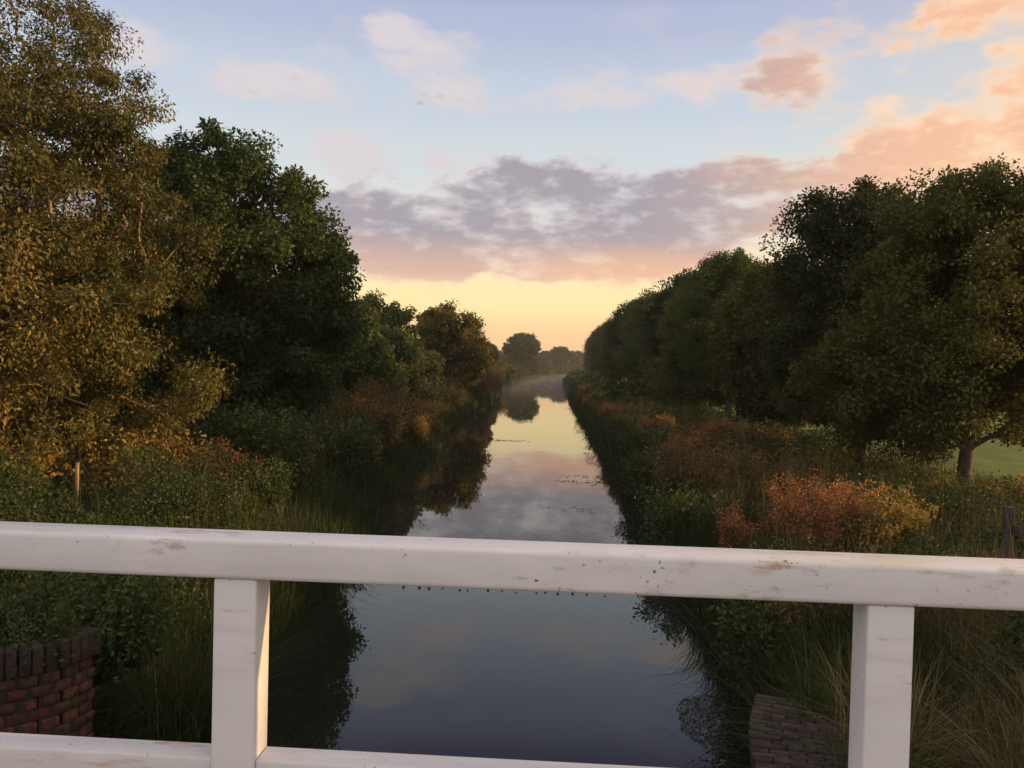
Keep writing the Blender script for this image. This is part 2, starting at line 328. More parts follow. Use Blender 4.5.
def tubes(nodes, par, rad, sides=5):
    """branch skeleton -> mesh arrays; one tapered tube per edge"""
    ch = np.where(par >= 0)[0]; p0 = nodes[par[ch]]; p1 = nodes[ch]; r0 = np.minimum(rad[par[ch]], rad[ch] * 1.6); r1 = rad[ch]
    d = p1 - p0; d /= (np.linalg.norm(d, axis=1, keepdims=True) + 1e-9)
    ref = np.where(np.abs(d[:, 2:3]) < .9, np.array([[0, 0, 1.]]), np.array([[1., 0, 0]]))
    u = np.cross(d, ref); u /= (np.linalg.norm(u, axis=1, keepdims=True) + 1e-9); v = np.cross(d, u)
    an = np.arange(sides) / sides * 2 * np.pi
    ring = u[:, None] * np.cos(an)[None, :, None] + v[:, None] * np.sin(an)[None, :, None]
    A = p0[:, None] + ring * r0[:, None, None]; B = p1[:, None] + ring * r1[:, None, None]
    V = np.concatenate([A, B], 1).reshape(-1, 3); n = len(ch)
    q = np.array([[i, (i + 1) % sides, sides + (i + 1) % sides, sides + i] for i in range(sides)])
    F = (np.arange(n)[:, None, None] * 2 * sides + q[None]).reshape(-1, 4)
    return V, F
def tree_meshes(name, seed, H, ells, n_t, lpt, leaf, mat, barkm, clump=.35, trunk_h=.55, trunk_r=.16, lean=(0, 0), droop=.3, shell=.55, gap=.0, tw=1.0, asp=.5, stems=1, hang=False):
    """branch network reaching leaf clumps spread through the crown ellipsoids"""
    rng = np.random.default_rng(seed)
    T = []; wts = np.array([e[3] * e[4] * e[5] for e in ells]) ** .8; wts /= wts.sum()
    for (cx, cy, cz, rx, ry, rz), wt in zip(ells, wts):
        m = int(n_t * wt) + 1; d = rng.normal(size=(m * 3, 3)); d /= np.linalg.norm(d, axis=1, keepdims=True)
        r = (shell + (1 - shell) * rng.random(m * 3) ** .6)
        lump = 1 + .17 * (fbm(d[:, 0] * 2.3 + seed, d[:, 2] * 2.3 + d[:, 1] * 1.7 + seed * 2, 3) - .5) * 2
        p = d * (r * lump)[:, None] * np.array([rx, ry, rz]) + np.array([cx, cy, cz])
        keep = fbm(p[:, 0] * .8 + seed * 3.1, p[:, 2] * .8 + p[:, 1] * .6, 2) > gap
        p = p[keep][:m]; T.append(p)
    T = np.concatenate(T); T = T[T[:, 2] > .25]
    nodes = []; par = []
    for st in range(stems):
        a = st * 2.4 + seed; off = np.array([math.cos(a), math.sin(a), 0]) * (.12 if stems > 1 else 0)
        spread = np.array([math.cos(a), math.sin(a), 0]) * (.9 if stems > 1 else 0)
        k = 9; last = -1
        for i in range(k):
            s = i / (k - 1); q = np.array([lean[0] * s, lean[1] * s, -.3 + (H * trunk_h + .3) * s]) + off + spread * s * s + rng.normal(size=3) * .05 * (s > 0) * (H / 8)
            nodes.append(q); par.append(last); last = len(nodes) - 1
    ntr = len(nodes); cap = ntr + len(T) * 3 + 10
    ND = np.zeros((cap, 3)); ND[:ntr] = nodes; PL = np.zeros(cap)
    for i in range(ntr): PL[i] = 0 if par[i] < 0 else PL[par[i]] + np.linalg.norm(ND[i] - ND[par[i]])
    PR = np.full(cap, -1); PR[:ntr] = par; cnt = ntr; tips = []
    base = ND[ntr // 2]
    for p in T[np.argsort(np.linalg.norm(T - base, axis=1))]:
        lo = 3 if stems == 1 else 1
        dd = np.linalg.norm(ND[:cnt] - p, axis=1) + .28 * PL[:cnt] + .5 * np.maximum(ND[:cnt, 2] - p[2], 0); dd[:lo] += 3
        j = int(np.argmin(dd)); q0 = ND[j]; v = p - q0; ln = np.linalg.norm(v); last = j
        for s in (.35, .7):
            ND[cnt] = q0 + v * s + np.array([0, 0, 1]) * droop * ln * s * (1 - s) + rng.normal(size=3) * .07 * ln
            PR[cnt] = last; PL[cnt] = PL[last] + ln * .35; last = cnt; cnt += 1
        ND[cnt] = p; PR[cnt] = last; PL[cnt] = PL[last] + ln * .3; tips.append(cnt); cnt += 1
    ND = ND[:cnt]; PR = PR[:cnt]; w = np.zeros(cnt); w[tips] = 1
    for i in range(cnt - 1, -1, -1):
        if PR[i] >= 0: w[PR[i]] += w[i]
    rad = .008 * tw * np.maximum(w, 1) ** .5; rad = rad * min(1.6, trunk_r / rad[:ntr].max()) if rad[:ntr].max() > trunk_r else rad
    rad[:ntr] = np.maximum(rad[:ntr], trunk_r * np.linspace(1.15, .45, ntr // stems)[np.arange(ntr) % (ntr // stems)]); rad[0] *= 1.35
    tv, tf = tubes(ND, PR, rad, 7 if H > 6 else 5)
    n = len(T); Tt = ND[tips]; m = n * lpt; ci = np.repeat(np.arange(n), lpt)
    # inner branch clothing: each clump strung along the last piece of its twig
    s = rng.random(m)[:, None]; prev = ND[PR[np.array(tips)]]
    P = Tt[ci] + (prev[ci] - Tt[ci]) * s * .8
    off = rng.normal(size=(m, 3)); off /= np.linalg.norm(off, axis=1, keepdims=True); off *= (clump * rng.random(m) ** .45)[:, None]; off[:, 2] *= .75
    if hang: off[:, 2] = off[:, 2] * 1.05 - .12 * rng.random(m) * clump * 2
    cs = rng.uniform(.5, 1.45, n)[ci][:, None]; P = P + off * cs
    D = off / (np.linalg.norm(off, axis=1, keepdims=True) + 1e-6) * .6 + rng.normal(size=(m, 3)) * .5; D[:, 2] -= (.5 if hang else .25)
    D /= np.linalg.norm(D, axis=1, keepdims=True)
    ct = fbm(Tt[:, 0] * .6 + seed, Tt[:, 2] * .6 + Tt[:, 1] * .5, 2); ct = (ct - ct.min()) / (np.ptp(ct) + 1e-6)
    tint = np.clip(.62 * ct[ci] + .38 * rng.random(m) ** 1.3 - .05, 0, 1)
    sz = leaf * rng.uniform(.7, 1.3, m)
    keepz = P[:, 2] > .1
    hn = off / (np.linalg.norm(off, axis=1, keepdims=True) + 1e-6); hn[:, 2] += .35
    V, F = leaves(P[keepz], D[keepz], rng, sz[keepz], sz[keepz] * asp, 0, hn[keepz])
    return npmesh(name + '_trunk', tv, tf, barkm, smooth=True), npmesh(name + '_crown', V, F, mat, tint[keepz])
def put_tree(name, meshes, loc, label, cat='tree', group=None, s=1.0, rz=0.0, trunk='trunk', crown='crown'):
    o = empty(name, loc, rz); o.scale = (s, s, s) if not isinstance(s, tuple) else s; tag(o, label, cat, group)
    link(trunk, meshes[0], o); link(crown, meshes[1], o); return o
def gz(x, y): return float(ground(np.array([x]), np.array([y]))[0])

# ------------------------------------------------------------------ left bank trees
# big ash-like tree beside the bridge
me = tree_meshes('ash', 3, 11.5, [(-1.2, 0, 6.3, 4.6, 4.4, 4.4), (2.1, -.8, 4.9, 2.7, 3.0, 2.6), (2.8, -.6, 3.2, 2.4, 2.6, 2.0), (0, -2.2, 3.4, 3.4, 2.4, 2.0), (-2.3, 0, 8.8, 3.4, 3.0, 2.5), (-3.5, -1.5, 4.0, 3.0, 3.0, 3.0)],
                 1150, 390, .078, M['ash'], M['bark_pale'], clump=.42, trunk_h=.42, trunk_r=.26, lean=(1.0, 0), droop=.22, shell=.45, gap=.33, tw=2.1, asp=.46, hang=True)
put_tree('ash_tree', me, (-11.2, 15.0, gz(-11.2, 15.0)), 'tall olive tree with drooping leaf sprays and pale orange-lit branches, largest at the left')
# dense round tree behind it
me = tree_meshes('maple', 8, 9.0, [(0, 0, 5.6, 3.1, 3.0, 3.3), (1.1, 0, 4.2, 2.7, 2.6, 2.7), (-1.6, .5, 6.6, 1.9, 2, 1.9), (.6, -.4, 2.4, 2.6, 2.6, 1.7)],
                 800, 230, .115, M['dark'], M['bark'], clump=.42, trunk_h=.5, trunk_r=.2, shell=.45, gap=.33, asp=.62)
put_tree('broadleaf_tree', me, (-10.0, 24.5, gz(-10.0, 24.5)), 'dense dark green round tree standing behind the big olive tree on the left bank', s=1.08)
me_bush = tree_meshes('bush_tree', 15, 5.0, [(0, 0, 3.0, 2.3, 2.3, 2.1), (1.0, 0, 2.0, 1.9, 1.9, 1.7), (-1.4, 0, 2.6, 1.7, 1.8, 1.9)], 420, 110, .19, M['mid'], M['bark'], clump=.42, trunk_h=.4, trunk_r=.12, shell=.45, gap=.33, asp=.62, stems=2)
me_round = tree_meshes('round_tree', 21, 8.0, [(0, 0, 5.0, 2.9, 2.8, 3.0), (1.0, 0, 3.4, 2.6, 2.5, 2.2), (-1.2, 0, 5.8, 1.8, 1.8, 1.7)], 620, 95, .22, M['autumn'], M['bark'], clump=.45, trunk_h=.5, trunk_r=.18, shell=.4, gap=.37, asp=.6)
me_round2 = (me_round[0], me_round[1].copy()); me_round2[1].materials[0] = M['dark']
me_round3 = (me_round[0], me_round[1].copy()); me_round3[1].materials[0] = M['ash']
me_oak = tree_meshes('oak', 33, 15.0, [(0, 0, 11.0, 6.2, 6.0, 4.0), (0, 0, 7.0, 4.4, 4.4, 3.4), (3.5, 0, 8.6, 3.2, 3, 2.3), (-4.0, 0, 8.8, 3.0, 3, 2.3), (0, 0, 3.4, 6.6, 5.0, 3.6)], 1000, 80, .42, M['dark'], M['bark'], clump=.85, trunk_h=.5, trunk_r=.4, shell=.45, gap=.40, asp=.62)
LB = [  # mesh, x, y, scale, rz, label
    (me_bush, -15.5, 23.0, 1.35, .9, 'green thicket tree deep behind the big olive tree'), (me_bush, -19.5, 18.0, 1.3, 3.9, 'thicket tree behind the big olive tree at the left frame edge'),
    (me_bush, -15.0, 31.0, 1.3, 5.2, 'thicket tree behind the dense dark green round tree'), (me_bush, -13.5, 19.5, .8, 2.4, 'low thicket tree directly behind the big olive trunk'),
    (me_bush, -22.0, 30.0, 1.5, 1.9, 'farther thicket tree in the gaps of the big olive tree'), (me_bush, -14.2, 38.0, 1.3, 2.9, 'thicket tree far behind the dense dark green round tree'),
    (me_bush, -9.0, 35.0, .85, .4, 'low leafy green tree directly beyond the dense dark round tree on the left bank'),
    (me_bush, -9.8, 44.0, .98, 2.0, 'bushy green tree with an uneven top between the dense round tree and the autumn-tinted one'),
    (me_round2, -13.0, 58.0, .95, 1.1, 'dark treetop showing just left of the autumn-tinted round tree'),
    (me_round3, -9.6, 70.0, 1.0, 0.0, 'brownish round tree with sky gaps in its top, midway along the left bank'),
    (me_bush, -11.2, 61.0, .8, 3.0, 'small green tree in front of the brownish round tree on the left bank'),
    (me_round, -10.6, 103.0, .76, 2.2, 'small yellowing tree leaning over the left bank beyond the brownish round tree'),
    (me_bush, -13.5, 128.0, 1.05, 1.0, 'low green tree between the yellowing tree and the broad oak'),
    (me_round2, -15.5, 165.0, .95, 4.0, 'dark tree at the foot of the broad oak on its left'),
]
for ms, x, y, s, rz, lb in LB: put_tree('bank_tree', ms, (x, y, gz(x, y)), lb, 'tree', 'trees along the left bank', s, rz)
put_tree('oak_tree', me_oak, (-14.5, 300.0, gz(-14.5, 300)), 'broad umbrella-topped oak at the far bend of the canal')
FAR = [(-1.0, 470, 1.0, .3, 'far pale tree right of the umbrella-topped oak'), (8.5, 500, .9, 1.3, 'distant low tree at the end of the water'), (-9, 455, .8, 2.0, 'distant tree touching the right side of the umbrella-topped oak'),
       (19, 520, .95, 2.7, 'last distant tree before the right hand tree row hides the view'), (-24, 380, .55, 3.3, 'low distant tree on the left of the umbrella-topped oak'), (-32, 430, .75, 4.0, 'distant tree seen over the left bank left of the umbrella-topped oak')]
for x, y, s, rz, lb in FAR: put_tree('distant_tree', me_oak, (x, y, gz(x, y)), lb, 'tree', 'far trees round the bend', s, rz)

# ------------------------------------------------------------------ right bank row
rowA = tree_meshes('row_a', 41, 8.2, [(0, 0, 5.0, 2.9, 3.0, 2.9), (-.6, .4, 3.0, 3.4, 3.3, 1.8), (.6, 0, 6.4, 2.2, 2.2, 1.8)], 950, 180, .10, M['row'], M['bark'], clump=.42, trunk_h=.5, trunk_r=.17, shell=.32, gap=.39, asp=.62)
rowB = tree_meshes('row_b', 52, 8.6, [(0, 0, 5.0, 3.1, 3.2, 3.2), (.5, -.4, 3.0, 3.4, 3.3, 1.8), (-.1, 0, 6.4, 2.3, 2.3, 1.9)], 950, 180, .10, M['row'], M['bark'], clump=.42, trunk_h=.5, trunk_r=.15, shell=.32, gap=.39, asp=.62)
rowC = tree_meshes('row_c', 63, 9.5, [(0, 0, 5.6, 3.0, 3.2, 3.7), (-.5, .4, 3.0, 3.0, 3.2, 2.3)], 800, 95, .17, M['row'], M['bark'], clump=.5, trunk_h=.5, trunk_r=.18, shell=.4, gap=.32, asp=.62)
def recol(ms, mat):
    c = ms[1].copy(); c.materials[0] = mat; return (ms[0], c)
rowT = {'A': rowA, 'B': rowB, 'C': rowC}
for k_ in 'ABC':
    for q_, mm in (('o', 'row_olive'), ('d', 'row_dark'), ('g', 'row_green')): rowT[k_ + q_] = recol(rowT[k_], M[mm])
ROW = [(9.25, 19.2, .93, 0, 'Ao'), (8.5, 23.6, 1.0, 3.9, 'Ad'), (9.9, 29.5, .82, 2.6, 'Ao'), (8.6, 33.5, .80, 4.0, 'Co'), (8.3, 41.0, 1.06, 5.1, 'Ag'), (8.6, 50.0, .88, .7, 'Co'), (8.8, 56.0, 1.06, 2.2, 'Cd'), (8.5, 66.0, 1.1, 3.6, 'Bg'),
       (8.8, 78.0, 1.12, 5.0, 'Cg'), (8.6, 92.0, 1.16, .9, 'Cd'), (8.9, 108.0, 1.18, 1.9, 'Bd'), (9.0, 126.0, 1.22, 3.1, 'Co'), (9.4, 147.0, 1.28, 4.4, 'Cd'), (9.8, 170.0, 1.36, 5.6, 'Bd'), (10.2, 196.0, 1.42, 1.2, 'Cg'), (11.0, 226.0, 1.5, 2.4, 'Cd')]
lbs = ['nearest tree of the right row, trunk with an orange-lit edge above golden weeds', 'second tree of the right row, dark bare trunk and the highest crown', 'third tree of the right row, half hidden behind the second trunk',
       'fourth tree of the right row, between the dark bare trunk and the thin far trunk', 'fifth tree of the right row, thin dark trunk above reddish weeds', 'sixth tree of the right row', 'seventh tree of the right row', 'eighth tree of the right row, pale green patch in the middle of the slope',
       'ninth tree of the right row', 'tenth tree of the right row', 'eleventh tree of the right row', 'twelfth tree of the right row', 'thirteenth tree of the right row, in the dark mass by the far water', 'fourteenth tree of the right row', 'fifteenth tree of the right row', 'farthest tree of the right row, rounded edge against the glowing horizon']
for (x, y, s, rz, k), lb in zip(ROW, lbs):
    if ' of the right row' in lb and ',' not in lb: lb += ' counted from the bridge, crown merged with its neighbours'
    put_tree('row_tree', rowT[k], (x, y, gz(x, y)), lb, 'tree', 'row of trees along the right bank', s, rz)
# unseen tree added outside the frame to filter the low sun over the bridge
put_tree('row_tree', me_round3, (20.0, 5.8, gz(20.0, 5.8)), 'unseen tree added to filter the sun beyond the right end of the bridge railing', 'tree', 'row of trees along the right bank', .95, 1.0)
# hedge line across the far fields
for i, (x, y, s) in enumerate([(24, 42, .5), (33, 60, .55), (41, 82, .6), (30, 100, .5), (52, 96, .6)]):
    lb = ['field tree nearest behind the right row', 'small field tree second behind the right row', 'field tree in the pasture behind the middle of the right row', 'small field tree far behind the right row', 'outermost field tree behind the right row'][i]
    put_tree('field_tree', me_round2, (x + 6, y, gz(x + 6, y)), lb, 'tree', 'trees in the right pasture', s * 1.5, i * 1.3)

# ------------------------------------------------------------------ shrubs and tall weeds
def weed_meshes(name, seed, H, Rr, n_st, lps, leaf, mat, asp=.5, tuft=.10, spread=.6):
    rng = np.random.default_rng(seed)
    V = []; F = []; nn = 0; LP = []; LD = []; tint = []
    nd = [np.array([0, 0, -.25])]; pr = [-1]; rad = [.02]
    for i in range(n_st):
        a = rng.random() * 6.283; r = Rr * .55 * math.sqrt(rng.random()); b = np.array([r * math.cos(a), r * math.sin(a), -.05])
        h = H * rng.choice([rng.uniform(.4, .8), rng.uniform(.7, 1.25)]) * (1 - .35 * (r / Rr)); out = np.array([math.cos(a), math.sin(a), 0]) * spread * h * rng.uniform(.1, .9) * (.4 + r / Rr)
        last = 0; pts = []
        for k in range(5):
            s = k / 4; p = b + out * s * s + np.array([0, 0, h * s * (1 - .12 * s)]) + rng.normal(size=3) * .02; pts.append(p)
            nd.append(p); pr.append(last); rad.append(.007 * (1 - .7 * s)); last = len(nd) - 1
        pts = np.array(pts); s = rng.random(lps) ** .75 * 4; i0 = np.minimum(s.astype(int), 3); fr = (s - i0)[:, None]
        p = pts[i0] * (1 - fr) + pts[i0 + 1] * fr + rng.normal(size=(lps, 3)) * tuft * (1.2 - .2 * (s / 4))[:, None]
        d = rng.normal(size=(lps, 3)); d[:, 2] += .4; d /= np.linalg.norm(d, axis=1, keepdims=True)
        LP.append(p); LD.append(d); tint.append(np.clip(.25 + .45 * rng.random() + .3 * rng.normal(size=lps) * .6 + .12 * (s / 4), 0, 1))
    P = np.concatenate(LP); D = np.concatenate(LD); tn = np.concatenate(tint); k = P[:, 2] > 0
    sz = leaf * rng.uniform(.6, 1.4, len(P))
    V, F = leaves(P[k], D[k], rng, sz[k], sz[k] * asp)
    tv, tf = tubes(np.array(nd), np.array(pr), np.array(rad), 4)
    return npmesh(name + '_stems', tv, tf, M['stem']), npmesh(name + '_foliage', V, F, mat, tn[k])
M['stem'] = principled('dry_stem', (.13, .09, .05), .8, .2)[0]
W_rust = [weed_meshes('rust_weed', s, 1.25, .95, 60, 300, .045, M['rust'], .55, .07) for s in (1, 2)]
W_brown = [weed_meshes('brown_weed', s, 1.35, 1.1, 70, 300, .05, M['brown'], .4, .08) for s in (3, 4)]
W_gold = [weed_meshes('gold_weed', s, 1.05, .85, 45, 240, .06, M['gold'], .6, .08) for s in (5, 6)]
W_green = [weed_meshes('green_weed', s, 1.15, 1.0, 60, 320, .065, M['nettle'], .5, .10) for s in (7, 8)]
W_red = [weed_meshes('red_weed', 9, 1.3, .8, 40, 170, .06, M['red'], .5, .09)]
def weed(name, ms, x, y, s, label, cat='shrub', group=None, rz=0, dz=0):
    return put_tree(name, ms, (x, y, gz(x, y) + dz), label, cat, group, (s * 1.3, s * 1.3, s * 1.25), rz, 'stems', 'foliage')
GR = 'weed clumps along the right bank'
RB = [('rust', 4.2, 30.5, .6, 'small weed clump coloured sunlit orange beyond the first trunks on the right bank'), ('rust', 3.3, 43.0, .65, 'small clump coloured sunlit orange between the bright clump and the canal narrows'), ('rust', 3.0, 51.0, .7, 'clump coloured sunlit orange beside the small brown clump far along the right bank'), ('rust', 2.7, 70.0, .9, 'tiny far clump coloured sunlit orange at the right water edge'), ('gold', 4.6, 37.0, .7, 'pale golden clump under the fifth tree of the right row'), ('rust', 3.9, 22.3, .6, 'clump coloured sunlit orange on the far side of the big mauve-brown mound'),  # rust clumps shaded by the row: their orange colour stands in for sunlight
 # kind, x, y, scale, label
    ('rust', 3.45, 14.3, .72, 'rust-red weed clump just above the railing, nearest the water'), ('rust', 4.25, 13.6, .8, 'orange-lit rust weed clump touching the golden leafy one'), ('gold', 5.15, 13.3, .74, 'golden yellow leafy bush just above the railing right of the rust weeds'),
    ('gold', 5.5, 14.4, .75, 'smaller golden leafy bush, right end of the sunlit weeds above the railing'), ('brown', 3.5, 20.5, 1.15, 'big mauve-brown weed mound overhanging the water behind the rust clumps'), ('brown', 4.1, 18.2, .9, 'brown weed mound between the rust clumps and the big mauve-brown mound'),
    ('rust', 4.1, 25.5, .75, 'rust weed clump with orange top left of the thin far trunk'), ('green', 3.4, 28.0, 1.0, 'green weed mound by the water just past the big mauve-brown mound'), ('rust', 3.9, 34.0, .75, 'bright orange-topped weed clump halfway along the right bank'),
    ('green', 3.1, 39.0, .9, 'green mound next to the bright orange-topped clump on its far side'), ('green', 2.9, 24.0, 1.0, 'green weed clump leaning over the water beside the mauve-brown mound'), ('green', 2.8, 16.8, .95, 'green weed clump at the water edge left of the rust weeds'),
    ('brown', 3.4, 47.0, .8, 'small brown weed clump farther along the right bank'), ('brown', 2.9, 55.0, .9, 'distant brown mound under the row trees'), ('green', 3.2, 64.0, .95, 'distant green weed clump near the canal narrows'), ('brown', 2.6, 78.0, 1.0, 'far brown weed mound before the last bright clump'),
    ('rust', 2.9, 95.0, .9, 'farthest orange-lit weed clump by the pale water'), ('gold', 7.9, 17.0, .75, 'golden weeds left of the nearest trunk of the right row'), ('gold', 9.6, 16.6, .8, 'golden weeds at the foot of the nearest trunk of the right row'), ('gold', 8.9, 16.2, .7, 'low yellow weeds in front of the nearest trunk'),
    ('gold', 6.6, 26.0, .9, 'yellow-green bush behind the dark bare trunk'), ('gold', 6.2, 31.0, .9, 'pale sunlit weeds below the thin far trunk'), ('brown', 5.6, 24.0, .9, 'brown weeds in the shade between the two rows of clumps'), ('rust', 5.2, 29.0, .8, 'reddish weeds in front of the thin far trunk'),
    ('green', 7.3, 12.7, .5, 'dark green weeds behind the wooden fence end'), ('brown', 3.3, 9.2, .85, 'brown weed clump seen under the railing left of the right post'), ('brown', 4.7, 8.6, .6, 'brownish weed clump under the railing right of the right post'), ('green', 2.75, 9.6, .8, 'green weed clump under the railing at the right water edge')]
KD = {'rust': W_rust, 'brown': W_brown, 'gold': W_gold, 'green': W_green, 'red': W_red}
for i, (k, x, y, s, lb) in enumerate(RB): weed({'rust': 'rusty_weed_clump', 'brown': 'brown_weed_clump', 'gold': 'golden_bush', 'green': 'green_weed_clump', 'red': 'red_bush'}[k], KD[k][i % len(KD[k])], x, y, s, lb, 'bush' if k == 'gold' else 'weeds', GR, i * 1.7)
GL = 'bushes along the left bank'
LBk = [('gold', -6.2, 25.2, .8, 'olive gold clump at the foot of the dense dark tree'), ('gold', -6.6, 35.5, 1.0, 'golden clump leaning over the left reeds in mid-distance'), ('gold', -7.6, 49.0, 1.1, 'gold-tinted clump on the left bank past the reddish weeds'), ('gold', -9.6, 13.2, 1.35, 'sunlit golden bush at the far left behind the thin post'), ('gold', -8.3, 14.8, 1.25, 'golden-brown bush right behind the thin sunlit post'), ('gold', -9.0, 12.0, .9, 'yellow-green bush at the left frame edge above the railing'), ('gold', -7.0, 15.2, .95, 'brownish bush right of the thin sunlit post'),
       ('red', -6.6, 14.8, .8, 'small red-leaved shrub under the olive tree'), ('red', -6.5, 20.0, .75, 'dull red weeds low on the left bank above the reeds'), ('green', -5.9, 13.0, .55, 'green bramble mound right of the thin sunlit post'), ('green', -5.8, 15.2, .65, 'rounded green bramble mound on the left bank slope'),
       ('green', -6.6, 17.8, 1.2, 'broad green bramble mound under the right side of the olive tree'), ('green', -6.2, 22.5, 1.25, 'green mound in front of the dense dark tree'), ('gold', -6.8, 30.0, 1.2, 'olive golden bush beyond the dense dark tree near the water'), ('brown', -7.5, 33.0, 1.5, 'tall reddish bare-stemmed weeds beyond the dense dark tree'),
       ('brown', -6.9, 27.5, 1.3, 'pale bent dead stems beside the olive golden bush'), ('gold', -7.0, 40.0, 1.2, 'golden weeds over the water on the left bank bend'), ('green', -8.2, 45.0, 1.5, 'green mound past the golden weeds on the left bank'), ('brown', -8.6, 54.0, 1.4, 'brown mound below the brownish round tree'),
       ('gold', -8.4, 63.0, 1.3, 'far golden weeds below the brownish round tree'), ('green', -8.9, 76.0, 1.7, 'far green mound on the left bank'), ('red', -9.4, 92.0, 1.8, 'far reddish bush under the yellowing tree'), ('green', -9.8, 108.0, 1.9, 'farther green mound under the yellowing tree'), ('brown', -11.3, 135.0, 2.2, 'distant brown mound left of the pale water'), ('green', -12.5, 165.0, 2.4, 'distant green mound at the pale far water')]
for i, (k, x, y, s, lb) in enumerate(LBk): weed({'rust': 'rusty_weed_clump', 'brown': 'brown_weed_clump', 'gold': 'golden_bush', 'green': 'bramble_mound', 'red': 'red_bush'}[k], KD[k][i % len(KD[k])], x, y, s, lb, 'bush', GL, i * 2.1)

# ------------------------------------------------------------------ undergrowth, reeds, grasses, pondweed (stuff)
rng = np.random.default_rng(9)
def bankpts(n, y0, y1, side, d0, d1, pw=1.0, dist_pw=1.6):
    """points on a bank, denser near the camera; d is the distance from the water edge"""
    u = rng.random(n); y = (y0 ** (1 - dist_pw) + u * (y1 ** (1 - dist_pw) - y0 ** (1 - dist_pw))) ** (1 / (1 - dist_pw))
    d = d0 + (d1 - d0) * rng.random(n) ** pw
    x = eL(y) - d if side < 0 else eR(y) + d
    return x, y, d
def undergrowth(name, side, n, y0, y1, d0, d1, hmax, mat, size=.07, kind='undergrowth', pw=1.0, asp=.55, hs=.45, rise=2.6, rough=.04):
    x, y, d = bankpts(n, y0, y1, side, d0, d1, pw)
    cov = fbm(x * hs + 5, y * hs + 2, 3); can = hmax * np.clip((cov - .30) * 2.3, .10, 1.0) * (.25 * ss(d, -.2, .7) + .75 * ss(d, min(.3, rise - .7), rise))
    if side < 0: can = can * (1 - .85 * ss(x, -9.4, -8.6) * ss(-x, 6.2, 6.8) * ss(y, 7.5, 8.5) * ss(-y, -13.6, -13.0))
    else: can = can * (1 - .85 * ss(x, 4.6, 5.2) * ss(-x, -8.5, -7.5) * ss(y, 7.5, 8.5) * ss(-y, -12.0, -11.0))
    z = ground(x, y) + can * (1 - .55 * rng.random(n) ** 2) + rng.normal(size=n) * .04 + np.where(rng.random(n) < .12, rng.random(n) * .28, 0) * ss(vn(x * 2.1, y * 2.1), .45, .8)
    P = np.stack([x, y, z], -1); D = rng.normal(size=(n, 3)); D[:, 2] += .1; D /= np.linalg.norm(D, axis=1, keepdims=True)
    sz = size * rng.uniform(.6, 1.4, n) * np.maximum(1, y / 14) ** .75
    V, F = leaves(P, D, rng, sz, sz * asp, up=.8); tn = np.clip(.55 * fbm(x * .7, y * .7, 2) + .5 * rng.random(n) ** 1.4 - .1, 0, 1)
    o = link(name, npmesh(name, V, F, mat, tn)); return o
tag(undergrowth('undergrowth', -1, 420000, 6, 60, .1, 9.5, 1.7, M['under'], .05, hs=.5), 'dark bramble and leaf cover over the left bank', 'undergrowth', kind='stuff')
tag(undergrowth('undergrowth', -1, 90000, 60, 470, .0, 18.0, 3.4, M['under'], .10, hs=.12), 'distant leaf cover along the left bank', 'undergrowth', kind='stuff')
tag(undergrowth('nettles', -1, 170000, 3.6, 13, .05, 5.0, .85, M['nettle'], .048, hs=.9, rise=.8), 'green nettles on the slope above the brick wall', 'nettles', kind='stuff')
tag(undergrowth('undergrowth', 1, 230000, 5, 60, .1, 6.5, 1.15, M['under'], .048, hs=.6), 'mixed dark weeds over the right bank', 'undergrowth', kind='stuff')
tag(undergrowth('undergrowth', 1, 60000, 60, 470, .0, 9.0, 2.0, M['under'], .09, hs=.15), 'distant leaf cover along the right bank', 'undergrowth', kind='stuff')
tag(undergrowth('nettles', -1, 90000, 5.5, 12, .0, 2.2, .55, M['nettle'], .045, hs=1.3, rise=.5), 'leafy green weeds along the near left water edge', 'nettles', kind='stuff')
def grassfield(name, side, n, y0, y1, d0, d1, h, w, lean, mat, label, cat, pw=1.0, dist_pw=1.6, patch=.0, tb=.0, wet=0.0):
    x, y, d = bankpts(n, y0, y1, side, d0, d1, pw, dist_pw)
    k = fbm(x * .9 + 30, y * .9, 2) > patch; x, y, d = x[k], y[k], d[k]; n = len(x)
    z = np.maximum(ground(x, y), -.25) - .03
    hh = h * rng.uniform(.45, 1.15, n) * (.55 + .9 * fbm(x * .6, y * .6 + 50, 2))
    V, F, sg = blades(np.stack([x, y, z], -1), rng, hh, w * rng.uniform(.6, 1.3, n) * np.maximum(1, y / 12) ** .8, lean)
    tn = np.repeat(np.clip(tb + .4 * fbm(x * .8, y * .8, 2) + .55 * rng.random(n) ** 1.6 - .1, 0, 1), sg)
    return tag(link(name, npmesh(name, V, F, mat, tn)), label, cat, kind='stuff')
grassfield('reeds', -1, 22000, 5.5, 60, -.35, .75, .9, .015, .6, M['reed'], 'green reeds arching over the left water edge', 'reeds', .9)
grassfield('reeds', -1, 14000, 60, 400, -.5, 2.5, 1.3, .026, .35, M['reed'], 'far reeds along the left water edge', 'reeds')
grassfield('reeds', 1, 26000, 6.5, 60, -.25, 1.1, 1.05, .017, .5, M['reed'], 'green reeds along the right water edge', 'reeds', .9)
grassfield('reeds', 1, 9000, 60, 300, -.3, 1.5, 1.1, .024, .35, M['reed'], 'far reeds along the right water edge', 'reeds')
grassfield('grass', -1, 9000, 5, 30, .4, 6.0, .7, .009, .6, M['grass'], 'long green grass on the left bank', 'grass')
grassfield('grass', 1, 30000, 4.0, 34, .8, 9.0, .6, .010, .6, M['grass'], 'long green grass on the right bank', 'grass')
grassfield('dry_grass', 1, 56000, 3.0, 11, .35, 4.5, .8, .0075, .5, M['dry'], 'tall dry straw-coloured grass below the right end of the railing', 'grass', tb=.15)
